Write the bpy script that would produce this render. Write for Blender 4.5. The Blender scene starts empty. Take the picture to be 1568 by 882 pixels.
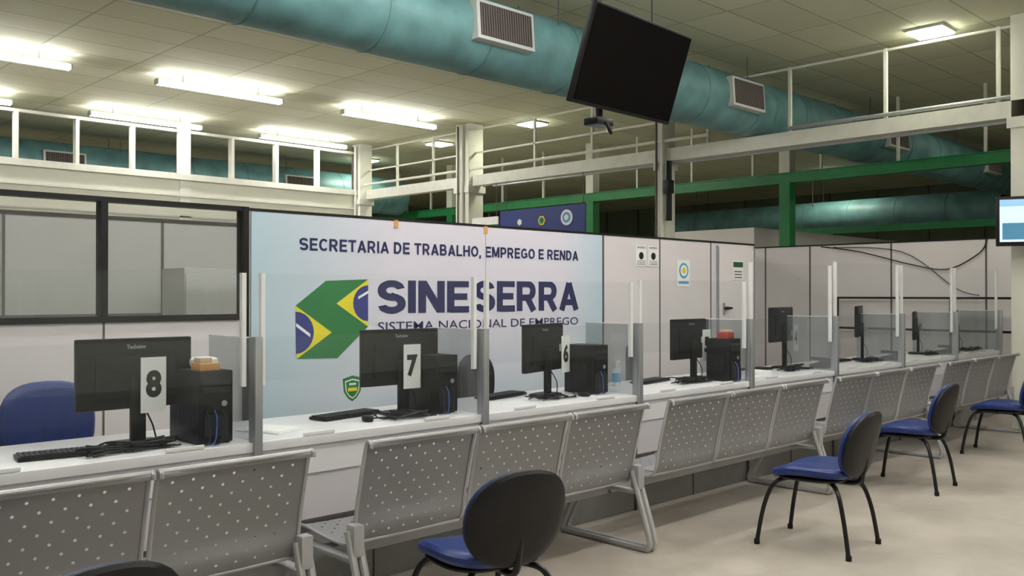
import bpy, bmesh, math, random
from mathutils import Vector, Matrix, Euler
random.seed(4)
scene=bpy.context.scene
scene.view_settings.view_transform='Standard'
scene.view_settings.look='None'
R=math.radians
# ------------------------------------------------------------ materials
MATS={}
def pm(name,col,rough=.5,metal=0.,var=.06,scale=6.,spec=.5,bump=0.,emit=None,es=0.):
    if name in MATS: return MATS[name]
    m=bpy.data.materials.new(name); m.use_nodes=True
    nt=m.node_tree; b=nt.nodes['Principled BSDF']
    b.inputs['Roughness'].default_value=rough; b.inputs['Metallic'].default_value=metal
    b.inputs['Specular IOR Level'].default_value=spec
    tc=nt.nodes.new('ShaderNodeTexCoord'); n=nt.nodes.new('ShaderNodeTexNoise')
    n.inputs['Scale'].default_value=scale; n.inputs['Detail'].default_value=4
    nt.links.new(tc.outputs['Object'],n.inputs['Vector'])
    r=nt.nodes.new('ShaderNodeValToRGB')
    r.color_ramp.elements[0].position=.3; r.color_ramp.elements[1].position=.7
    c=Vector(col[:3])
    r.color_ramp.elements[0].color=(*(c*(1-var)),1); r.color_ramp.elements[1].color=(*(c*(1+var*.5)),1)
    nt.links.new(n.outputs['Fac'],r.inputs['Fac']); nt.links.new(r.outputs['Color'],b.inputs['Base Color'])
    if bump:
        bp=nt.nodes.new('ShaderNodeBump'); bp.inputs['Strength'].default_value=bump; bp.inputs['Distance'].default_value=.01
        nt.links.new(n.outputs['Fac'],bp.inputs['Height']); nt.links.new(bp.outputs['Normal'],b.inputs['Normal'])
    if emit:
        b.inputs['Emission Color'].default_value=(*emit,1); b.inputs['Emission Strength'].default_value=es
    MATS[name]=m; return m
def clear(name,tint,gloss,diff=0.,dcol=(.8,.82,.82),rough=.03):
    m=bpy.data.materials.new(name); m.use_nodes=True; nt=m.node_tree; nt.nodes.clear()
    o=nt.nodes.new('ShaderNodeOutputMaterial'); t=nt.nodes.new('ShaderNodeBsdfTransparent'); t.inputs[0].default_value=(*tint,1)
    g=nt.nodes.new('ShaderNodeBsdfGlossy'); g.inputs['Roughness'].default_value=rough
    d=nt.nodes.new('ShaderNodeBsdfDiffuse'); d.inputs[0].default_value=(*dcol,1)
    a=nt.nodes.new('ShaderNodeMixShader'); a.inputs[0].default_value=diff
    nt.links.new(t.outputs[0],a.inputs[1]); nt.links.new(d.outputs[0],a.inputs[2])
    b=nt.nodes.new('ShaderNodeMixShader'); b.inputs[0].default_value=gloss
    nt.links.new(a.outputs[0],b.inputs[1]); nt.links.new(g.outputs[0],b.inputs[2]); nt.links.new(b.outputs[0],o.inputs[0])
    return m
ACR=clear('acrylic_clear',(.975,.985,.985),.014,.008)
ACD=clear('acrylic_divider',(.84,.86,.87),.03,.22,(.45,.46,.48))
GLS=clear('partition_glass',(.88,.885,.87),.05,.012)
panel=pm('partition_panel_white',(.72,.67,.69),.45,var=.03,scale=2)
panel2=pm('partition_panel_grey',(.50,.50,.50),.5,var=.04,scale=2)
black=pm('black_aluminium',(.010,.010,.011),.4,spec=.3)
seam=pm('seam_dark',(.09,.08,.08),.6)
alu=pm('anodised_aluminium',(.38,.39,.41),.4,.5)
whitep=pm('white_plastic',(.85,.85,.85),.4)
desk=pm('desk_white_laminate',(.80,.79,.81),.3,var=.03)
deskf=pm('counter_front_laminate',(.64,.61,.63),.45,var=.05,scale=3)
deskb=pm('counter_lower_grey',(.24,.235,.24),.5,var=.1)
plast=pm('black_plastic',(.008,.008,.009),.42,var=.2,spec=.25)
plast2=pm('dark_grey_plastic',(.022,.022,.025),.5,var=.15,spec=.3)
blue=pm('blue_vinyl',(.013,.034,.17),.38,var=.2,scale=20,bump=.1,spec=.4)
dkshell=pm('chair_shell_dark',(.012,.011,.012),.45,var=.2,spec=.28)
tubeb=pm('black_steel_tube',(.008,.008,.009),.32,spec=.35)
greym=pm('grey_painted_steel',(.33,.33,.34),.4,.3,var=.06)
greyl=pm('light_grey_steel',(.44,.44,.45),.38,.4,var=.05)
teal=pm('duct_teal',(.125,.27,.28),.5,.05,var=.38,scale=2.6)
teald=pm('duct_seam_teal',(.095,.21,.22),.5,.05,var=.3)
grille=pm('grille_frame',(.5,.52,.5),.5)
gdark=pm('grille_dark',(.03,.025,.025),.7)
gslat=pm('grille_slat',(.2,.16,.15),.6)
green=pm('green_painted_steel',(.015,.20,.06),.5,var=.15)
cream=pm('cream_painted_steel',(.70,.70,.62),.5,var=.08)
creamw=pm('cream_wall',(.70,.70,.61),.7,var=.08,scale=1.2)
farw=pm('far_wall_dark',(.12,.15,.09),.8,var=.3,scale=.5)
navy=pm('navy_print',(.010,.013,.08),.6,var=.02)
lgreen=pm('logo_green',(.01,.17,.04),.6,var=.03)
lyel=pm('logo_yellow',(.78,.66,.02),.6,var=.02)
lblue=pm('logo_blue',(.02,.03,.2),.6,var=.02)
paper=pm('paper_white',(.85,.85,.84),.7,var=.02)
ink=pm('ink_black',(.01,.01,.01),.6)
bluep=pm('poster_blue',(.1,.35,.6),.6)
banb=pm('banner_blue',(.010,.028,.19),.6)
orange=pm('orange_box',(.65,.33,.12),.5)
beige=pm('beige_box',(.65,.5,.35),.5)
red=pm('red_box',(.45,.05,.04),.5)
tube_e=pm('fluorescent_tube',(1,1,1),.5,emit=(1,.98,.965),es=50.)
tube_f=pm('round_lamp_glow',(1,1,1),.5,emit=(1,1,.80),es=66.)
housing=pm('lamp_housing',(.45,.47,.40),.5)
tvs=pm('tv_screen_off',(.004,.003,.0035),.18,spec=.2,var=.1)
tvon=pm('tv_screen_on',(.3,.5,.8),.3,emit=(.6,.8,1.),es=1.)
tvon2=pm('tv_screen_band',(.3,.5,.8),.3,emit=(.2,.35,.6),es=.9)
cblue=pm('blue_cable',(.03,.12,.4),.5)

def sign_mat():
    m=bpy.data.materials.new('sign_print'); m.use_nodes=True; nt=m.node_tree; b=nt.nodes['Principled BSDF']; b.inputs['Roughness'].default_value=.5
    tc=nt.nodes.new('ShaderNodeTexCoord'); s=nt.nodes.new('ShaderNodeSeparateXYZ'); nt.links.new(tc.outputs['Generated'],s.inputs[0])
    def mr(src,a,b_,c,d):
        n=nt.nodes.new('ShaderNodeMapRange')
        for k,v in zip(('From Min','From Max','To Min','To Max'),(a,b_,c,d)): n.inputs[k].default_value=v
        nt.links.new(src,n.inputs['Value']); return n
    def mxm(p,q):
        n=nt.nodes.new('ShaderNodeMath'); n.operation='MAXIMUM'; nt.links.new(p.outputs[0],n.inputs[0]); nt.links.new(q.outputs[0],n.inputs[1]); return n
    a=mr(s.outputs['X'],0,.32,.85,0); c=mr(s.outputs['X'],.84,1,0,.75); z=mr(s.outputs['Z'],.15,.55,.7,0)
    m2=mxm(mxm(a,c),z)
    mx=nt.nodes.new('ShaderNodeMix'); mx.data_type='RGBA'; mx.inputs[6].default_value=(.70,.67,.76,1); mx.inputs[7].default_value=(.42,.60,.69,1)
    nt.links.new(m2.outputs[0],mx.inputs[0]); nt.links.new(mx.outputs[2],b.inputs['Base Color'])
    return m
def perf_mat():
    m=bpy.data.materials.new('perforated_steel'); m.use_nodes=True; nt=m.node_tree; b=nt.nodes['Principled BSDF']
    b.inputs['Base Color'].default_value=(.25,.25,.265,1); b.inputs['Roughness'].default_value=.42; b.inputs['Metallic'].default_value=.3
    o=nt.nodes['Material Output']; uv=nt.nodes.new('ShaderNodeUVMap')
    ds=[]
    for off in (0,.5):
        sc=nt.nodes.new('ShaderNodeVectorMath'); sc.operation='MULTIPLY_ADD'; sc.inputs[1].default_value=(1/.085,1/.085,0); sc.inputs[2].default_value=(off+40,off+40,0)
        nt.links.new(uv.outputs[0],sc.inputs[0])
        fr=nt.nodes.new('ShaderNodeVectorMath'); fr.operation='FRACTION'; nt.links.new(sc.outputs[0],fr.inputs[0])
        sb=nt.nodes.new('ShaderNodeVectorMath'); sb.operation='SUBTRACT'; sb.inputs[1].default_value=(.5,.5,0); nt.links.new(fr.outputs[0],sb.inputs[0])
        ln=nt.nodes.new('ShaderNodeVectorMath'); ln.operation='LENGTH'; nt.links.new(sb.outputs[0],ln.inputs[0]); ds.append(ln)
    mn=nt.nodes.new('ShaderNodeMath'); mn.operation='MINIMUM'; nt.links.new(ds[0].outputs['Value'],mn.inputs[0]); nt.links.new(ds[1].outputs['Value'],mn.inputs[1])
    lt=nt.nodes.new('ShaderNodeMath'); lt.operation='LESS_THAN'; lt.inputs[1].default_value=.068; nt.links.new(mn.outputs[0],lt.inputs[0])
    sp=nt.nodes.new('ShaderNodeSeparateXYZ'); nt.links.new(uv.outputs[0],sp.inputs[0])
    ab=nt.nodes.new('ShaderNodeMath'); ab.operation='ABSOLUTE'; nt.links.new(sp.outputs['X'],ab.inputs[0])
    l2=nt.nodes.new('ShaderNodeMath'); l2.operation='LESS_THAN'; l2.inputs[1].default_value=.275; nt.links.new(ab.outputs[0],l2.inputs[0])
    mu=nt.nodes.new('ShaderNodeMath'); mu.operation='MULTIPLY'; nt.links.new(lt.outputs[0],mu.inputs[0]); nt.links.new(l2.outputs[0],mu.inputs[1])
    tr=nt.nodes.new('ShaderNodeBsdfTransparent'); mx=nt.nodes.new('ShaderNodeMixShader')
    nt.links.new(mu.outputs[0],mx.inputs[0]); nt.links.new(b.outputs[0],mx.inputs[1]); nt.links.new(tr.outputs[0],mx.inputs[2]); nt.links.new(mx.outputs[0],o.inputs[0])
    return m
def ceil_mat():
    m=bpy.data.materials.new('ceiling_tiles'); m.use_nodes=True; nt=m.node_tree; b=nt.nodes['Principled BSDF']; b.inputs['Roughness'].default_value=.85
    tc=nt.nodes.new('ShaderNodeTexCoord'); br=nt.nodes.new('ShaderNodeTexBrick'); br.offset=0; br.inputs['Scale'].default_value=1
    br.inputs['Brick Width'].default_value=1.25; br.inputs['Row Height'].default_value=.62; br.inputs['Mortar Size'].default_value=.012
    br.inputs['Color1'].default_value=(.63,.63,.48,1); br.inputs['Color2'].default_value=(.54,.55,.40,1); br.inputs['Mortar'].default_value=(.36,.38,.25,1)
    nt.links.new(tc.outputs['Object'],br.inputs['Vector']); nt.links.new(br.outputs['Color'],b.inputs['Base Color']); return m
def floor_mat():
    m=bpy.data.materials.new('floor_vinyl'); m.use_nodes=True; nt=m.node_tree; b=nt.nodes['Principled BSDF']; b.inputs['Roughness'].default_value=.36
    tc=nt.nodes.new('ShaderNodeTexCoord'); n=nt.nodes.new('ShaderNodeTexNoise'); n.inputs['Scale'].default_value=1.6; n.inputs['Detail'].default_value=8; n.inputs['Roughness'].default_value=.65
    nt.links.new(tc.outputs['Object'],n.inputs['Vector']); r=nt.nodes.new('ShaderNodeValToRGB')
    r.color_ramp.elements[0].position=.35; r.color_ramp.elements[1].position=.68
    r.color_ramp.elements[0].color=(.38,.335,.29,1); r.color_ramp.elements[1].color=(.54,.49,.43,1)
    nt.links.new(n.outputs['Fac'],r.inputs['Fac']); nt.links.new(r.outputs['Color'],b.inputs['Base Color']); return m
SIGN=sign_mat(); PERF=perf_mat(); CEIL=ceil_mat(); FLOOR=floor_mat()
# ------------------------------------------------------------ stroke font
def ea(cx,cz,rx,rz,a0,a1,n=18): return [(cx+rx*math.cos(R(a0+(a1-a0)*i/n)),cz+rz*math.sin(R(a0+(a1-a0)*i/n))) for i in range(n+1)]
GL={
'S':(.78,[ea(.39,.695,.28,.205,22,270)+ea(.39,.295,.29,.205,90,-158)]),
'I':(.22,[[(.11,0),(.11,1)]]),
'N':(.80,[[(.11,0),(.11,1)],[(.69,0),(.69,1)],[(.14,.94),(.66,.06)]]),
'E':(.70,[[(.11,0),(.11,1)],[(.1,.91),(.70,.91)],[(.1,.5),(.65,.5)],[(.1,.09),(.71,.09)]]),
'R':(.82,[[(.11,0),(.11,1)],[(.1,.91),(.46,.91)]+ea(.46,.68,.2,.23,90,-90)+[(.1,.45)],[(.42,.46),(.70,0)]]),
'A':(.84,[[(.09,0),(.42,.97)],[(.75,0),(.42,.97)],[(.2,.28),(.64,.28)]]),
'C':(.80,[ea(.44,.5,.33,.405,42,318)]),'O':(.88,[ea(.44,.5,.33,.405,0,360,28)]),
'G':(.86,[ea(.44,.5,.33,.405,42,325),[(.75,.12),(.75,.5)],[(.46,.46),(.8,.46)]]),
'T':(.74,[[(0,.91),(.74,.91)],[(.37,0),(.37,1)]]),'L':(.66,[[(.11,0),(.11,1)],[(.1,.09),(.66,.09)]]),
'H':(.80,[[(.11,0),(.11,1)],[(.69,0),(.69,1)],[(.1,.5),(.7,.5)]]),
'M':(.94,[[(.11,0),(.11,1)],[(.83,0),(.83,1)],[(.14,.96),(.47,.1)],[(.80,.96),(.47,.1)]]),
'P':(.76,[[(.11,0),(.11,1)],[(.1,.91),(.44,.91)]+ea(.44,.66,.2,.25,90,-90)+[(.1,.41)]]),
'B':(.80,[[(.11,0),(.11,1)],[(.1,.91),(.44,.91)]+ea(.44,.71,.18,.2,90,-90)+[(.1,.51)],[(.1,.51),(.46,.51)]+ea(.46,.3,.21,.21,90,-90)+[(.1,.09)]]),
'D':(.82,[[(.11,0),(.11,1)],[(.1,.91),(.36,.91)]+ea(.36,.5,.33,.41,90,-90)+[(.1,.09)]]),
',':(.22,[[(.12,.16),(.06,-.16)]]),' ':(.26,[])}
def strokes(b,st,x0,x1,z0,z1,y,m,t=.2,gap=.1):
    W=sum(GL[c][0]+gap for c in st)-gap; sx=(x1-x0)/W; sz=z1-z0; x=0
    for c in st:
        w,ps=GL[c]
        for p in ps:
            n=len(p); L=[];Rr=[]
            for i,q in enumerate(p):
                a=Vector(p[max(i-1,0)]);d=Vector(p[min(i+1,n-1)]);v=(d-a)
                if n>28 and (i==0 or i==n-1): v=Vector((0,1))
                v.normalize(); nn=Vector((-v.y,v.x))
                hh=t/2*(1 if abs(v.y)>.7 else .9)
                if 0<i<n-1:
                    e=(Vector(q)-a).normalized(); hh/=max(.75,e.dot(v))
                L.append(Vector(q)+nn*hh); Rr.append(Vector(q)-nn*hh)
            vs=[(x0+(x+q.x)*sx,y,z0+min(max(q.y,-.2),1.0)*sz) for q in L+Rr]
            b.raw(vs,[(i,i+1,i+1+n,i+n) for i in range(n-1)],m)
            y-=.00002
        x+=w+gap
# ------------------------------------------------------------ builder
def catmull(pts,n=6):
    P=[Vector(p) for p in pts]
    if len(P)<3: return P
    out=[]
    for i in range(len(P)-1):
        p0=P[max(i-1,0)];p1=P[i];p2=P[i+1];p3=P[min(i+2,len(P)-1)]
        for k in range(n):
            t=k/n
            out.append(.5*((2*p1)+(p2-p0)*t+(2*p0-5*p1+4*p2-p3)*t*t+(3*p1-p0-3*p2+p3)*t**3))
    out.append(P[-1]); return out
class B:
    def __init__(s): s.bm=bmesh.new(); s.mats=[]; s.uv=s.bm.loops.layers.uv.new('UVMap')
    def mi(s,m):
        if m not in s.mats: s.mats.append(m)
        return s.mats.index(m)
    def raw(s,vs,fs,m,M=None):
        k=s.mi(m); V=[s.bm.verts.new((M@Vector(v)) if M else Vector(v)) for v in vs]; out=[]
        for f in fs:
            try: F=s.bm.faces.new([V[i] for i in f]); F.material_index=k; F.smooth=True; out.append(F)
            except ValueError: pass
        return out
    def box(s,x0,x1,y0,y1,z0,z1,m,bev=0.,M=None):
        t=bmesh.new(); bmesh.ops.create_cube(t,size=1)
        for v in t.verts: v.co=Vector(((x0+x1)/2+v.co.x*(x1-x0),(y0+y1)/2+v.co.y*(y1-y0),(z0+z1)/2+v.co.z*(z1-z0)))
        if bev: bmesh.ops.bevel(t,geom=t.edges[:],offset=bev,segments=2,affect='EDGES',profile=.6)
        t.verts.index_update()
        s.raw([v.co.copy() for v in t.verts],[[v.index for v in f.verts] for f in t.faces],m,M); t.free()
    def tube(s,pts,r,m,seg=10,M=None,smooth=False,n=6):
        P=catmull(pts,n) if smooth else [Vector(p) for p in pts]
        vs=[];fs=[];up=None
        for i,p in enumerate(P):
            d=(P[min(i+1,len(P)-1)]-P[max(i-1,0)]).normalized()
            if up is None:
                up=Vector((0,0,1)) if abs(d.z)<.9 else Vector((1,0,0))
            a=d.cross(up).normalized(); up2=a.cross(d).normalized(); up=up2
            rr=r
            if 0<i<len(P)-1 and not smooth:
                c=(P[i]-P[i-1]).normalized().dot(d); rr=r/max(c,.6)
            for k in range(seg):
                an=2*math.pi*k/seg; vs.append(p+a*math.cos(an)*r+up2*math.sin(an)*rr)
        for i in range(len(P)-1):
            for k in range(seg):
                a0=i*seg+k;a1=i*seg+(k+1)%seg; fs.append((a0,a1,a1+seg,a0+seg))
        fs.append(tuple(range(seg))[::-1]); fs.append(tuple(range((len(P)-1)*seg,len(P)*seg)))
        s.raw(vs,fs,m,M)
    def prism(s,poly,y0,y1,m,M=None):  # poly in xz
        n=len(poly); vs=[(x,y0,z) for x,z in poly]+[(x,y1,z) for x,z in poly]
        fs=[tuple(range(n)),tuple(range(n,2*n))[::-1]]+[(i,i+n,(i+1)%n+n,(i+1)%n) for i in range(n)]
        s.raw(vs,fs,m,M)
    def pad(s,c,w,d,h,m,e=2.6,fn=None,M=None,seg=32,dome=.5):
        prof=[(0,-.5),(.7,-.5),(.93,-.42),(1,-.15),(1,.1),(.94,.32),(.8,.43),(.5,.49),(0,.5)]
        vs=[];fs=[]
        for r,z in prof:
            for k in range(seg):
                an=2*math.pi*k/seg; ca,sa=math.cos(an),math.sin(an)
                x=math.copysign(abs(ca)**(2/e),ca)*w/2*max(r,.02); y=math.copysign(abs(sa)**(2/e),sa)*d/2*max(r,.02)
                v=Vector((x,y,z*h)); v=fn(v) if fn else v; vs.append(v+Vector(c))
        for i in range(len(prof)-1):
            for k in range(seg):
                a0=i*seg+k;a1=i*seg+(k+1)%seg; fs.append((a0,a1,a1+seg,a0+seg))
        fs.append(tuple(range(seg))[::-1]); fs.append(tuple(range((len(prof)-1)*seg,len(prof)*seg)))
        s.raw(vs,fs,m,M)
    def grid(s,rows,uvs,m,M=None):
        k=s.mi(m); V=[[s.bm.verts.new((M@Vector(p)) if M else Vector(p)) for p in r] for r in rows]
        for i in range(len(rows)-1):
            for j in range(len(rows[0])-1):
                f=s.bm.faces.new((V[i][j],V[i][j+1],V[i+1][j+1],V[i+1][j])); f.material_index=k; f.smooth=True
                for l,q in zip(f.loops,(uvs[i][j],uvs[i][j+1],uvs[i+1][j+1],uvs[i+1][j])): l[s.uv].uv=q
    def text(s,st,x0,x1,z0,z1,y,m,M=None,off=.02,sp=1.):
        c=bpy.data.curves.new('t','FONT'); c.body=st; c.offset=off; c.resolution_u=3; c.space_character=sp
        o=bpy.data.objects.new('t',c); scene.collection.objects.link(o)
        dg=bpy.context.evaluated_depsgraph_get(); me=bpy.data.meshes.new_from_object(o.evaluated_get(dg))
        xs=[v.co.x for v in me.vertices]; ys=[v.co.y for v in me.vertices]
        a,b,cc,d=min(xs),max(xs),min(ys),max(ys)
        vs=[(x0+(v.co.x-a)/(b-a)*(x1-x0),y,z0+(v.co.y-cc)/(d-cc)*(z1-z0)) for v in me.vertices]
        s.raw(vs,[tuple(p.vertices) for p in me.polygons],m,M)
        bpy.data.objects.remove(o); bpy.data.curves.remove(c); bpy.data.meshes.remove(me)
    def done(s,name,loc=(0,0,0),rz=0.,parent=None,rot=None):
        me=bpy.data.meshes.new(name); s.bm.normal_update(); s.bm.to_mesh(me); s.bm.free()
        for m in s.mats: me.materials.append(m)
        me.set_sharp_from_angle(angle=R(35))
        o=bpy.data.objects.new(name,me); scene.collection.objects.link(o); o.location=loc
        o.rotation_euler=rot if rot else (0,0,rz)
        if parent: o.parent=parent
        return o
def dup(o,loc,rz=0.):
    n=bpy.data.objects.new(o.name.split('.')[0],o.data); scene.collection.objects.link(n); n.location=loc; n.rotation_euler=(0,0,rz); return n
# ------------------------------------------------------------ room shell
CZ=4.65
b=B(); b.box(-5,27,-4,26,-.1,0,FLOOR); b.done('floor')
b=B(); b.box(-5,27,-4,26,CZ,CZ+.1,CEIL); b.done('ceiling')
b=B(); b.box(-5.1,-5,-4,26,0,CZ,creamw); b.done('wall_left')
b=B(); b.box(-5,27,-4.1,-4,0,CZ,creamw); b.done('wall_front')
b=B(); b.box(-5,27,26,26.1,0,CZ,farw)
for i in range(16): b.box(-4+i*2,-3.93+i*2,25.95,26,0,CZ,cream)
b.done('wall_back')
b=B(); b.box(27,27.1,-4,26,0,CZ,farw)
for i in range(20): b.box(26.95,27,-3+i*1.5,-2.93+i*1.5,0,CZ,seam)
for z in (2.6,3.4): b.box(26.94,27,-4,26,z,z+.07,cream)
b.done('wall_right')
# mezzanine wall
b=B(); Y=16.
b.box(-5,11.1,Y,Y+.15,0,3.6,creamw)
b.box(-5,11.1,Y-.06,Y+.2,3.58,3.69,cream); b.box(-5,11.1,Y-.03,Y,3.28,3.32,cream); b.box(-5,11.1,Y-.02,Y,2.9,2.93,panel2)
for i in range(-7,8):
    x=7.29+i*.93
    if x>10.8: continue
    wd=.1 if i%4==0 else .028
    b.box(x-wd,x+wd,Y-.02,Y+.12,(2. if wd>.05 else 3.69),(CZ if wd>.05 else 4.46),cream)
b.box(-5,11.1,Y,Y+.08,4.44,4.49,cream)
b.done('wall_mezzanine')
# ------------------------------------------------------------ steel frame
b=B(); X=11.25
b.box(X-.09,X+.09,-4,16.15,3.50,3.69,cream)
b.tube([(X-.13,7.4,3.8),(X-.13,16,3.8)],.025,cream); b.tube([(X-.05,-4,3.74),(X-.05,6.2,3.74)],.025,alu)
b.tube([(X-.05,-4,3.46),(X-.05,12,3.46)],.018,alu)
b.tube([(X,-4,4.55),(X,16.1,4.55)],.018,cream,8)
for y in (-1.,.9,2.2,3.6,4.9,6.2,7.5,9.7,11,13.75,14.9): b.box(X-.02,X+.02,y-.02,y+.02,3.69,4.57,cream)
b.box(X-.02,X+.02,7.5,16,4.1,4.13,cream)
b.done('beam_cream')
def column(x,y,w,pipes=True):
    b=B(); b.box(x-w/2,x+w/2,y-w/2,y+w/2,0,CZ,creamw,.01)
    b.box(x-w/2-.03,x+w/2+.03,y-w/2-.03,y+w/2+.03,3.38,3.50,cream)
    if pipes:
        b.tube([(x-w/2-.05,y-.05,0.02),(x-w/2-.05,y-.05,4.6)],.03,cream); b.tube([(x-w/2-.05,y+.06,0.02),(x-w/2-.05,y+.06,4.6)],.018,seam)
    return b.done('column')
column(11.25,8.25,.2); column(11.25,12.7,.36); column(11.15,16,.3); column(11.25,3.36,.18,False)
b=B(); X=14.5
b.box(X-.08,X+.08,-4,26,3.44,3.62,green); b.box(X-.1,X+.1,-4,26,3.6,3.62,green)
b.box(X-.02,X+.02,-4,6.2,4.1,4.13,cream); b.box(X-.02,X+.02,7.3,26,4.1,4.13,cream)
for i in range(22): b.box(X-.02,X+.02,-3+i*1.3,-2.96+i*1.3,3.62,CZ,cream)
for y in (3.5,8.05,12.5,17,21.5):
    b.box(X-.1,X+.1,y-.1,y+.1,0,3.44,green); b.box(X-.1,X+.1,y-.1,y+.1,3.62,CZ,cream)
b.done('green_steel_frame')
b=B(); b.box(19.9,20.1,-4,26,2.9,3.05,green)
for y in (0,5,10,15,20): b.box(19.9,20.1,y-.1,y+.1,0,2.9,green)
b.done('green_steel_frame')
# ------------------------------------------------------------ ducts
def duct(axis,a0,a1,c,z,r,grs,name='air_duct'):
    b=B(); 
    f=(lambda a,o,zz:(a,c+o,zz)) if axis=='x' else (lambda a,o,zz:(c+o,a,zz))
    b.tube([f(a0,0,z),f(a1,0,z)],r,teal,48)
    n=int((a1-a0)/1.22)
    for i in range(n+1):
        a=a0+i*1.22
        if a+.03<a1: b.tube([f(a,0,z),f(a+.02,0,z)],r+.005,teald,48)
    if axis=='x':
        for g in grs:
            Mx=Matrix.Translation((g,c,z))@Matrix.Rotation(R(-4),4,'X')
            y=-r
            b.box(-.38,.38,y-.05,y+.1,-.19,.19,grille,.006,Mx); b.box(-.34,.34,y-.056,y-.03,-.155,.155,gdark,0,Mx)
            for i in range(22):
                x=-.33+i*.0315; b.box(x-.003,x+.003,y-.064,y-.05,-.155,.155,gslat,0,Mx)
    k=a0+1
    while k<a1:
        for o in (-.3,.3):
            p=f(k,o,z+.2); b.tube([p,(p[0],p[1],CZ)],.008,seam,6)
        k+=3.66
    return b.done(name)
duct('x',-5,26.9,6.78,4.08,.385,(1.6,6.1,10.47,15.1,19.6))
duct('x',-5,14,18.5,3.95,.45,(5.9,10.9))
duct('y',7.2,17,23.,3.55,.42,())
# ------------------------------------------------------------ lamps
def lamp(x0,x1,y,z=4.5):
    b=B(); cx=(x0+x1)/2; L=(x1-x0)/2
    b.box(-L,L,-.035,.035,.03,.055,housing,.006)
    for o in (-.03,.03): b.tube([(-L+.02,o,.0),(L-.02,o,.0)],.030,tube_e,8)
    b.box(-L,-L+.02,-.06,.06,-.03,.04,housing); b.box(L-.02,L,-.06,.06,-.03,.04,housing)
    for o in (-L*.6,L*.6): b.tube([(o,0,.05),(o,0,CZ-z)],.012,housing,6)
    b.done('fluorescent_lamp',(cx,y,z))
for x in (2.25,5.36,8.45): lamp(x,x+1.98,12.7); lamp(x+.15,x+2.1,15.7)
for (x,y) in ((.2,5.0),(3.2,5.0),(5.,3.8),(-1.5,2.0),(1.5,1.8),(4.6,1.6),(7.5,1.4),(4.5,-1.6),(8.6,-.8),(1.,-1.8)):
    lamp(x,x+1.98,y)
def rlamp(x,y,s=.22):
    b=B(); b.box(-s,s,-s,s,-.03,.0,housing,.006); b.box(-s*.9,s*.9,-s*.9,s*.9,-.05,-.03,tube_f,.005); b.done('ceiling_light_panel',(x,y,CZ))
for p in ((11.1,4.3),(11.9,11.7),(12.1,14.6),(12.4,17.6),(17,4.6),(17,12),(17,19),(22,11),(4,21),(9.5,21.5),(-1,21)): rlamp(*p)  # after the cream-beam row, lamps are added to brighten far hall and mezzanine
# ------------------------------------------------------------ back partition
b=B(); Y0,Y1=5.7,5.76
b.box(-4.9,3.04,Y0,Y1,0,1.345,panel)
b.box(3.04,9.5,Y0,Y1,0,2.085,panel)
b.box(-4.9,3.04,Y0-.015,Y1+.015,1.345,1.385,black); b.box(-4.9,3.04,Y0-.015,Y1+.015,2.08,2.11,black)
b.box(3.04,9.5,Y0-.005,Y1+.005,2.085,2.105,black)
for x in (-3.9,-2.7,-1.5,-.3,.9,2.09): b.box(x-.02,x+.02,Y0-.015,Y1+.015,1.385,2.08,black); b.box(x-.006,x+.006,Y0-.003,Y0,0,1.345,seam)
b.box(3.0,3.04,Y0-.02,Y1+.02,0,2.11,black)
for x in (7.67,8.6,9.5): b.box(x-.009,x+.009,Y0-.003,Y0,0,2.085,seam)
b.box(6.75,6.775,Y0-.006,Y0,0,2.085,seam)
b.done('wall_partition_back')
b=B(); b.box(-4.9,3.0,5.725,5.735,1.385,2.08,GLS); b.done('window_1')
b=B(); b.box(8.74,9.45,5.675,5.698,.02,2.04,panel,.004)
for x in (8.72,9.47): b.box(x-.012,x+.012,5.68,5.699,0,2.06,alu)
b.tube([(8.82,5.675,1.36),(8.82,5.63,1.36),(8.92,5.63,1.36)],.012,black,8); b.box(8.8,8.84,5.668,5.676,1.28,1.42,alu)
b.done('door_1')
# inner partition behind glass
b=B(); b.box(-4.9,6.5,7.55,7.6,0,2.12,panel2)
b.box(-4.9,6.5,7.54,7.61,2.12,2.15,black)
for i in range(9):
    x=-4+i*1.05*1.15; b.box(x-.008,x+.008,7.535,7.55,0,2.12,seam)
b.box(-4.9,6.5,7.535,7.55,1.33,1.36,seam)
b.done('wall_partition_inner')
b=B(); b.box(3.05,3.5,6.7,7.1,0,1.72,panel2,.008); b.box(3.06,3.49,6.69,6.7,.05,1.67,panel2,.003); b.box(3.06,3.49,6.685,6.69,.85,.86,seam); b.box(3.44,3.46,6.67,6.69,1.1,1.25,alu); b.done('metal_cabinet')
# end partition
b=B(); X=12.7
b.box(X,X+.06,2.6,7.6,0,2.23,panel); b.box(X-.005,X+.065,2.6,7.6,2.23,2.25,black)
for y in (3.0,4.22,5.46,6.68,7.42): b.box(X-.004,X,y-.011,y+.011,0,2.23,seam)
b.box(9.56,12.7,7.55,7.6,0,2.1,panel); b.box(9.5,9.56,5.76,7.6,0,2.1,panel)
b.done('wall_partition_end')
b=B(); b.tube([(X-.01,6.5,2.22),(X-.02,5.9,2.12),(X-.02,5.2,1.93),(X-.02,4.7,1.85),(X-.02,4.3,2.05),(X-.02,4.2,2.23)],.008,black,6,smooth=True)
b.tube([(X-.02,6.3,2.2),(X-.02,5.3,2.1),(X-.02,4.6,1.6),(X-.02,4.3,1.5)],.006,black,6,smooth=True); b.done('wall_cable')
b=B(); 
for z in (1.45,1.02): b.box(12.55,12.58,3.7,6.2,z,z+.03,black)
for y in (3.7,4.6,6.17): b.box(12.55,12.58,y,y+.03,0,1.48,black)
b.done('black_metal_railing')
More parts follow.
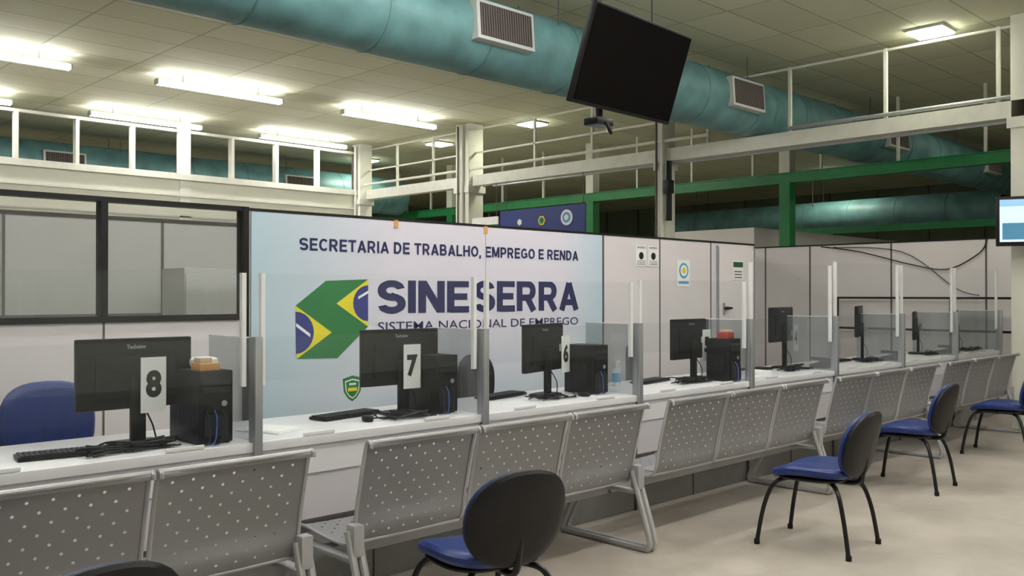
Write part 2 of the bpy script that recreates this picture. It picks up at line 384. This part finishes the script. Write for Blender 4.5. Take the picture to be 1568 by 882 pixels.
b=B(); b.box(15,22,9.,9.06,0,2.75,panel); b.box(15,15.06,9.06,11.2,0,2.75,panel); b.box(15.,22,11.14,11.2,0,2.5,panel); b.done('wall_partition_far')
# ------------------------------------------------------------ sign
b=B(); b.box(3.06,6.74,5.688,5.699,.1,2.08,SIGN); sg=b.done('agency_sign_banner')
b=B(); y=5.686
strokes(b,'SECRETARIA DE TRABALHO, EMPREGO E RENDA',3.43,6.39,1.83,1.92,y,navy,t=.20,gap=.12)
strokes(b,'SINE',4.11,5.03,1.37,1.625,y,navy,t=.235,gap=.09); strokes(b,'SERRA',5.09,6.39,1.37,1.63,y,navy,t=.235,gap=.09)
b.text('SISTEMA NACIONAL DE EMPREGO',4.11,6.39,1.235,1.305,y,navy,off=.004)
b.done('lettering',parent=sg)
def flat(b,poly,y,m): b.raw([(x,y,z) for x,z in poly],[tuple(range(len(poly)))],m)
b=B()
flat(b,[(3.40,1.437),(3.65,1.615),(4.02,1.63),(3.74,1.45),(4.02,1.274),(3.749,1.05),(3.41,1.06),(3.70,1.24)],5.6865,lgreen)
flat(b,[(4.02,1.63),(3.74,1.45),(4.02,1.274)],5.6863,lyel); flat(b,[(3.40,1.437),(3.70,1.24),(3.41,1.06)],5.6863,lyel)
arc=lambda cx,cz,r,a0,a1,n=12:[(cx+r*math.cos(R(a0+(a1-a0)*i/n)),cz+r*math.sin(R(a0+(a1-a0)*i/n))) for i in range(n+1)]
flat(b,arc(4.02,1.45,.135,90,270),5.686,lblue); flat(b,arc(3.40,1.245,.15,-88,90),5.686,lblue)
flat(b,[(3.93,1.50),(4.02,1.545),(4.02,1.525),(3.93,1.48)],5.6855,paper); flat(b,[(3.405,1.315),(3.52,1.235),(3.52,1.21),(3.405,1.29)],5.6855,paper)
b.done('flag_logo',parent=sg)
b=B()
sh=lambda s,k=1:[(3.88+k*a,.81+k*c) for a,c in ((-.085,.085),(0,.105),(.085,.085),(.075,-.01),(.04,-.06),(0,-.085),(-.04,-.06),(-.075,-.01))]
flat(b,sh(1),5.6865,lgreen); flat(b,sh(1,.78),5.6863,paper); flat(b,sh(1,.68),5.6861,lgreen); b.box(3.84,3.92,5.684,5.686,.80,.825,lyel); b.box(3.85,3.91,5.684,5.686,.845,.86,paper)
b.done('crest',parent=sg)
b=B()
for x in (4.28,5.22): b.box(x-.02,x+.02,5.682,5.688,2.03,2.09,orange)
b.box(5.217,5.221,5.684,5.688,.1,2.08,panel2); b.done('seam_and_clips',parent=sg)
# blue hall banner
b=B(); b.box(11.13,11.15,9.75,11.75,2.1,2.98,banb); b.tube([(11.14,9.8,2.98),(11.14,9.8,3.5)],.006,seam,6); b.tube([(11.14,11.6,2.98),(11.14,11.6,3.5)],.006,seam,6)
b.tube([(11.13,10.15,2.78),(11.12,10.15,2.78)],.13,paper,20); b.tube([(11.125,10.15,2.78),(11.118,10.15,2.78)],.09,bluep,20); b.tube([(11.12,10.15,2.78),(11.114,10.15,2.78)],.05,paper,6)
b.tube([(11.13,10.72,2.76),(11.12,10.72,2.76)],.085,lyel,6); b.tube([(11.125,10.72,2.76),(11.118,10.72,2.76)],.06,lgreen,6)
b.tube([(11.13,11.25,2.76),(11.12,11.25,2.76)],.06,paper,5); b.box(11.12,11.13,11.1,11.4,2.62,2.65,paper)
b.done('hanging_blue_banner')
b=B(); b.box(11.13,11.15,11.8,12.5,2.2,2.9,paper); b.box(11.12,11.13,11.8,12.5,2.72,2.76,lgreen)
b.tube([(11.14,11.85,2.9),(11.14,11.85,3.5)],.006,seam,6)
b.done('hanging_white_banner')
def notice(x0,x1,z0,z1,y,kind):
    b=B(); b.box(x0,x1,y-.003,y,z0,z1,paper)
    w=x1-x0;h=z1-z0
    if kind==0:
        b.text('AVISO',x0+.1*w,x1-.1*w,z1-.15*h,z1-.05*h,y-.004,navy)
        b.tube([(x0+w*.5,y-.003,z0+.5*h),(x0+w*.5,y-.005,z0+.5*h)],w*.22,ink,16); 
        for i in range(3): b.box(x0+.1*w,x1-.1*w,y-.0045,y-.003,z0+(.08+.08*i)*h,z0+(.1+.08*i)*h,ink)
    elif kind==1:
        b.tube([(x0+w*.5,y-.003,z0+.6*h),(x0+w*.5,y-.005,z0+.6*h)],w*.36,bluep,20); b.tube([(x0+w*.5,y-.004,z0+.6*h),(x0+w*.5,y-.006,z0+.6*h)],w*.26,paper,20)
        b.tube([(x0+w*.5,y-.004,z0+.6*h),(x0+w*.5,y-.007,z0+.6*h)],w*.14,lyel,20)
        b.box(x0+.1*w,x1-.1*w,y-.0045,y-.003,z0+.1*h,z0+.2*h,bluep)
    else:
        b.box(x0+.05*w,x1-.05*w,y-.0045,y-.003,z0+.65*h,z0+.92*h,pm('dark_green_print',(.02,.09,.05),.6))
        for i in range(3): b.box(x0+.15*w,x1-.15*w,y-.0045,y-.003,z0+(.1+.15*i)*h,z0+(.15+.15*i)*h,ink)
    b.done('wall_notice')
notice(7.27,7.44,1.80,2.01,5.698,0); notice(7.47,7.64,1.80,2.01,5.698,0); notice(7.97,8.2,1.60,1.88,5.698,1); notice(9.0,9.22,1.68,1.9,5.674,2)
# ------------------------------------------------------------ counter
PX=[2.17+1.47*i for i in range(8)]; YF=4.0
b=B()
b.box(-.77,12.5,YF-.02,4.72,.765,.81,desk,.004)
b.box(-.77,12.5,YF,YF+.03,.62,.765,desk); b.box(-.77,12.5,YF+.01,YF+.03,.38,.62,deskf); b.box(-.77,12.5,YF+.015,YF+.035,0,.38,deskb)
b.box(-.77,12.5,YF+.0,YF+.03,.375,.39,seam)
for x in [-.77]+PX:
    b.box(x-.012,x+.012,YF+.03,4.7,0,.765,deskf); b.box(x-.006,x+.006,YF-.002,YF+.02,0,.765,seam)
    if x<12: b.box(x+.7,x+.708,YF+.008,YF+.02,0,.62,seam)
b.done('service_counter')
sc=B()
for i in range(-1,8):
    x=2.17+1.47*i if i>=0 else .70
    sc.box(x-.02,x+.02,YF-.045,YF-.021,.70,1.315,alu,.003)
    sc.box(x-.02,x+.02,YF-.021,YF+.02,.812,1.315,alu,.003)
sc.done('counter_screen_posts')
tops=[1.62,1.62,1.6,1.62,1.78,1.82,1.82,1.82]
for i in range(8):
    x0=.70+1.47*i; x1=x0+1.47
    b=B()
    b.box(x0+.021,x1-.021,YF-.004,YF+.0,.812,1.31,ACR)
    b.box(x0+.06,x1-.06,YF+.01,YF+.014,1.1,tops[i],ACR); 
    for xx in (x0+.04,x1-.06): b.box(xx-.008,xx+.014,YF-.006,YF+.02,1.08,tops[i],whitep)
    for xx in (x0+.35,x1-.35): b.box(xx-.09,xx+.09,YF-.02,YF-.006,.812,.83,whitep,.003)
    b.box(x1-.003,x1+.003,YF+.022,YF+.47,.812,1.31,ACD); b.box(x1-.004,x1+.004,YF+.022,YF+.47,1.306,1.312,whitep)
    b.done('acrylic_counter_screen')
# ------------------------------------------------------------ desk equipment
def monitor(x,y,rz,num,side=.0,hh=.5):
    b=B(); z0=hh-.33
    b.box(-.27,.27,-.018,.018,z0,hh,plast,.008); b.box(-.262,.262,.016,.02,z0+.015,hh-.012,tvs)
    b.box(-.19,.19,-.03,-.017,z0+.05,z0+.25,plast,.006)
    for i in range(9): b.box(-.12,.12,-.0315,-.03,z0+.19+i*.006,z0+.192+i*.006,plast2)
    b.box(-.035,.035,-.05,-.022,.02,z0+.15,plast,.006)
    b.pad((0,-.02,.010),.25,.19,.018,plast,3.5)
    b.text('Techview',-.045,.045,hh-.05,hh-.03,-.0190,alu)
    s=side; w=.06; bz=.15
    if num:
        b.box(s-w,s+w,-.072,-.068,bz,bz+.26,paper); b.box(s-.02,s+.02,-.068,-.018,bz+.15,bz+.2,paper)
        b.text(num,s-.038,s+.038,bz+.07,bz+.20,-.0735,ink,off=.05)
    b.tube([(.02,-.03,.2),(.05,-.08,.1),(.09,-.06,.01),(.2,.0,.006)],.004,plast,6,smooth=True)
    b.done('desktop_monitor',(x,y,.812),rz)
monitor(1.735,4.34,R(0),'8',.06); monitor(3.31,4.36,R(-3),'7',.04); monitor(4.60,4.42,R(15),'6',.205); monitor(6.36,4.42,R(2),'5',.145)
monitor(7.98,4.5,R(8),'4',.2,.58); monitor(9.53,4.45,R(20),'3',.24,.58); monitor(11.0,4.45,R(20),'2',.2); monitor(12.12,4.4,R(15),'',.2)
def tower(x,y,rz=0,dp=.38):
    b=B(); b.box(-.085,.085,0,dp,.006,.345,plast,.006)
    for zz in (.28,.24): b.box(-.07,.07,-.006,.0,zz,zz+.028,plast2,.002)
    b.tube([(.04,-.004,.19),(.04,.0,.19)],.014,alu,12); b.box(-.06,.06,-.004,0,.04,.14,plast2)
    for i in range(8): b.box(-.0865,-.085,.06+i*.02,.068+i*.02,.08,.22,plast2)
    for i in range(3): b.tube([(-.05+i*.04,-.004,.16),(-.05+i*.04,-.03,.12),(-.06+i*.03,-.05,.02),(-.1+i*.03,-.04,.006)],.003,cblue if i==1 else plast2,5,smooth=True)
    for sx in (-.07,.07):
        for sy in (.03,dp-.04): b.tube([(sx,sy,0),(sx,sy,.008)],.012,plast2,8)
    b.done('computer_tower',(x,y,.811),rz)
tower(2.01,4.07,0,.32); tower(3.515,4.17,0,.28); tower(4.98,4.22,0,.27); tower(6.475,4.06,0,.22)
def keyboard(x,y,rz=0):
    b=B(); b.box(-.22,.22,-.07,.07,.002,.018,plast,.004)
    for r in range(5):
        for c in range(20): b.box(-.21+c*.0212,-.193+c*.0212,-.06+r*.025,-.04+r*.025,.018,.024,plast2)
    b.done('keyboard',(x,y,.811),rz)
keyboard(1.42,4.24,R(-8)); keyboard(3.0,4.46,R(10)); keyboard(4.34,4.57,R(12)); keyboard(5.93,4.5,R(10)); keyboard(7.5,4.5,0); keyboard(9.1,4.5,0)
def mouse(x,y,rz=0):
    b=B(); b.pad((0,0,.016),.06,.105,.03,plast,2.3); b.tube([(0,.05,.01),(.02,.12,.006),(.1,.18,.005),(.12,.3,.005)],.0025,plast,5,smooth=True); b.done('computer_mouse',(x,y,.811),rz)
mouse(2.98,4.22,R(-20)); mouse(4.78,4.2,0)
def cables(x,y,w=.2,n=10):
    b=B()
    for k in range(n):
        p=[(random.uniform(-.26,w),random.uniform(-.05,.12),.007+(.01+.03*random.random())*(1 if i in(2,4) else 0)) for i in range(6)]
        b.tube(p,.0042,plast,6,smooth=True,n=5)
    b.done('cable_bundle',(x,y,.814))
cables(1.66,4.13,n=11); cables(3.28,4.12,.1,6); cables(6.15,4.2); cables(7.85,4.22); cables(4.55,4.2,.1,5); cables(9.4,4.22); cables(11.0,4.2); cables(12.1,4.18)
def phone(x,y,rz=0):
    b=B(); b.prism([(-.1,0.002),(.1,.002),(.1,.03),(-.1,.08)],-.08,.08,plast2,Matrix.Rotation(R(90),4,'Z'))
    b.box(-.075,-.03,-.1,.1,.07,.1,plast,.012)
    for i in range(4):
        for j in range(3): b.box(.0+j*.022,.015+j*.022,-.06+i*.025,-.043+i*.025,.05,.066,alu)
    b.done('desk_telephone',(x,y,.811),rz)
phone(8.28,4.22,R(-15)); phone(9.8,4.2,R(-10)); phone(11.35,4.2)
b=B(); b.box(-.07,.03,.0,.1,.0,.035,orange,.004); b.box(-.06,.0,.02,.09,.035,.06,beige,.003); b.pad((.03,.17,.03),.13,.14,.05,paper,2.2); b.done('small_boxes',(2.01,4.09,1.157))
b=B(); b.box(-.05,.05,0,.1,0,.05,red,.004); b.box(-.04,.04,.01,.08,.05,.07,beige,.003); b.done('small_boxes',(6.475,4.1,1.157))
b=B(); b.box(-.12,.12,-.08,.08,0,.03,paper); b.done('paper_stack',(7.2,4.3,.811))
b=B(); b.box(-.1,.1,-.14,.14,0,.004,paper); b.box(-.08,.12,-.12,.13,.004,.007,paper); b.done('paper_sheets',(2.42,4.3,.811),R(20))
b=B(); b.tube([(0,0,0),(0,0,.13)],.032,whitep,16); b.tube([(0,0,.13),(0,0,.145),(0,0,.19)],.01,whitep,10); b.tube([(0,0,.185),(.045,0,.18)],.007,whitep,8); b.tube([(0,0,.03),(0,0,.1)],.0325,bluep,16); b.done('sanitizer_bottle',(5.5,4.5,.811))
# ------------------------------------------------------------ office chairs behind counter
def office(x,y,rz,m):
    b=B(); bend=lambda v:Vector((v.x,-v.z-.35*v.x*v.x*1.2,v.y))
    b.pad((0,.24,.82),.50,.46,.07,m,2.8,fn=bend); b.pad((0,0,.48),.50,.48,.08,m,2.8)
    b.box(-.03,.03,.22,.27,.42,.75,plast,.006); b.box(-.03,.03,0.,.27,.41,.43,plast)
    b.tube([(0,0,.12),(0,0,.44)],.03,plast,12)
    for k in range(5):
        a=2*math.pi*k/5; c,s_=math.cos(a),math.sin(a)
        b.tube([(0,0,.12),(c*.28,s_*.28,.07)],.022,plast,8); b.tube([(c*.28-.012*s_,s_*.28+.012*c,.03),(c*.28+.012*s_,s_*.28-.012*c,.03)],.03,plast,12)
    for sx in (-1,1): b.tube([(sx*.22,.05,.45),(sx*.29,.05,.5),(sx*.29,.05,.66),(sx*.29,.0,.69),(sx*.29,-.16,.69)],.016,plast,8,smooth=True)
    b.done('office_chair',(x,y,0),rz)
office(1.66,5.05,R(5),blue); office(4.85,5.12,R(15),dkshell); office(6.8,5.1,R(40),dkshell)
# ------------------------------------------------------------ perforated bench
prof=[(.50,.355),(.495,.385),(.47,.405),(.40,.41),(.28,.395),(.14,.385),(.06,.39),(.02,.415),(0,.46),(-.015,.55),(-.04,.66),(-.07,.78),(-.09,.85),(-.10,.868),(-.115,.872),(-.128,.862),(-.128,.845)]
P=catmull([(0,p[0],p[1]) for p in prof],3)
def bench(left,loc):
    b=B(); W=.64; G=.67
    for u in range(3):
        cx=.0+G*u+G/2; rows=[];uvs=[];s=0;prev=None
        for p in P:
            if prev is not None: s+=(p-prev).length
            prev=p; row=[];uv=[]
            for j in range(13):
                q=(j/12-.5); x=q*W
                dep=.018*(1-4*q*q) if p.z>.5 else 0
                row.append((cx+x,p.y+dep,p.z-(.010*(1-4*q*q) if p.z<.42 else 0))); uv.append((x,s))
            rows.append(row);uvs.append(uv)
        b.grid(rows,uvs,PERF)
        for sx in (-1,1):
            b.tube([(cx+sx*W/2,p.y,p.z) for p in P],.009,greyl,6)
        b.tube([(cx-W/2,-.115,.868),(cx+W/2,-.115,.868)],.010,greyl,8)
        b.tube([(cx-W/2,.03,.40),(cx+W/2,.03,.40)],.010,greyl,8)
        b.box(cx-.15,cx+.15,.16,.28,.35,.385,greym)
    b.box(0.02 if left else -.2,3*G-.02,.18,.26,.30,.355,greym,.006)
    for x in ((.0,3*G) if left else (3*G,)):
        for o in (-.024,.024):
            b.tube([(x+o,-.01,.47),(x+o,-.03,.40),(x+o,-.13,.10),(x+o,-.13,.03),(x+o,-.08,.019),(x+o,.2,.019),(x+o,.50,.019),(x+o,.55,.03),(x+o,.53,.10),(x+o,.40,.33)],.018,greyl,8,smooth=True,n=4)
        b.box(x-.03,x+.03,-.03,.42,.33,.352,greyl,.004); b.box(x-.028,x+.028,-.06,0.0,.36,.50,greyl,.006)
    return b.done('perforated_waiting_bench',loc)
be=bench(True,(.06,3.42,0)); dup(be,(2.33,3.42,0))
be2=bench(False,(4.55,3.42,0))
for x in (6.72,8.93): dup(be2,(x,3.42,0))
# ------------------------------------------------------------ blue visitor chairs
def vchair():
    b=B(); 
    b.pad((0,.01,.455),.50,.47,.07,blue,3.0,fn=lambda v:Vector((v.x,v.y,v.z-(.035*(abs(v.y)/.22)**2 if v.y>0 else 0)+.02*(v.x/.23)**2)))
    b.pad((0,0.01,.42),.44,.42,.03,dkshell,3.0)
    b.pad((0,-.30,.635),.46,.395,.06,dkshell,2.35,fn=lambda v:Vector((v.x,-v.z*.9+.7*v.x*v.x-.24*v.y,v.y)))
    b.pad((0,-.262,.637),.44,.375,.055,blue,2.35,fn=lambda v:Vector((v.x,v.z+.7*v.x*v.x-.24*v.y,v.y)))
    b.tube([(0,.0,.40),(0,-.15,.395),(0,-.25,.41),(0,-.28,.48),(0,-.295,.56)],.015,tubeb,8,smooth=True)
    b.box(-.05,.05,-.05,.12,.385,.41,tubeb)
    for sx in (-1,1):
        for sy in (-1,1):
            b.tube([(sx*.03,sy*.05,.395),(sx*.13,sy*.14,.40),(sx*.19,sy*.20,.36),(sx*.225,sy*.245,.22),(sx*.24,sy*.28,.012)],.0135,tubeb,8,smooth=True)
            b.tube([(sx*.24,sy*.28,.0),(sx*.24,sy*.28,.03)],.018,plast,8)
    return b.done('visitor_chair',(5.22,2.70,0),R(5))
vc=vchair()
dup(vc,(7.31,3.01,0),R(5)); dup(vc,(9.4,3.0,0),R(5)); dup(vc,(2.60,2.85,0),R(-12)); dup(vc,(.89,2.725,0),R(0))
# ------------------------------------------------------------ hanging television
C=Vector((4.07,3.19,2.79)); wx=Vector((.211,.0212,.004)).normalized(); dn=Vector((-.005,.0328,-.1042)).normalized()
nrm=wx.cross(-dn).normalized(); up=(-dn)
if nrm.y<0: nrm=-nrm
M=Matrix(((wx.x,nrm.x,up.x,C.x),(wx.y,nrm.y,up.y,C.y),(wx.z,nrm.z,up.z,C.z),(0,0,0,1)))
b=B(); b.box(-.5,.5,0,.035,-.265,.265,plast,.005,M); b.box(-.488,.488,-.003,.002,-.245,.253,tvs,0,M); b.box(-.3,.3,.03,.075,-.2,.15,plast2,.01,M)
b.box(-.12,.12,.07,.1,-.12,.12,tubeb,0,M)
p=M@Vector((-.14,.16,0))
b.tube([(p.x,p.y,CZ),(p.x,p.y,2.48)],.022,tubeb,12); b.box(p.x-.12,p.x+.12,p.y-.08,p.y+.04,2.72,2.8,tubeb,.005)
b.box(p.x-.07,p.x+.07,p.y-.05,p.y+.05,2.46,2.5,tubeb,.004); b.tube([(p.x,p.y-.05,2.48),(p.x+.03,p.y-.06,2.42),(p.x+.08,p.y,2.46)],.012,tubeb,8,smooth=True)
b.box(p.x-.1,p.x+.1,p.y-.1,p.y+.1,CZ-.02,CZ,tubeb)
q=M@Vector((.12,.05,.26)); b.tube([q,(q.x,q.y,CZ)],.004,plast,5)
b.done('hanging_television')
b=B(); Mt=Matrix.Rotation(R(-68),4,'Z')
b.box(-.42,.42,-.03,.03,-.27,.27,plast,.008,Mt); b.box(-.385,.385,-.034,-.028,-.225,.235,tvon,0,Mt); b.box(-.385,.385,-.036,-.033,.16,.235,tvon2,0,Mt); b.box(-.36,-.1,-.036,-.033,-.2,-.02,bluep,0,Mt)
b.box(-.05,.4,.03,.08,-.05,.05,tubeb,0,Mt)
b.box(-.1,.12,.03,.25,-.03,.03,tubeb,0,Mt)
b.done('wall_television',(10.93,3.09,2.31))
b=B(); b.tube([(11.05,8.05,3.48),(11.05,8.05,2.6)],.05,black,8); b.box(11.,11.12,8.,8.12,3.0,3.2,black,.01); b.done('cable_junction_box')
# ------------------------------------------------------------ world, camera
w=bpy.data.worlds.new('World'); scene.world=w; w.use_nodes=True; w.node_tree.nodes['Background'].inputs[0].default_value=(.8,.85,.8,1); w.node_tree.nodes['Background'].inputs[1].default_value=.3
cam=bpy.data.cameras.new('Camera'); co=bpy.data.objects.new('Camera',cam); scene.collection.objects.link(co)
co.location=(0,0,1.52); co.rotation_euler=(R(90+.37),0,R(-44.2)); cam.lens=32.14; cam.sensor_width=36; cam.clip_start=.05; cam.clip_end=200
scene.camera=co
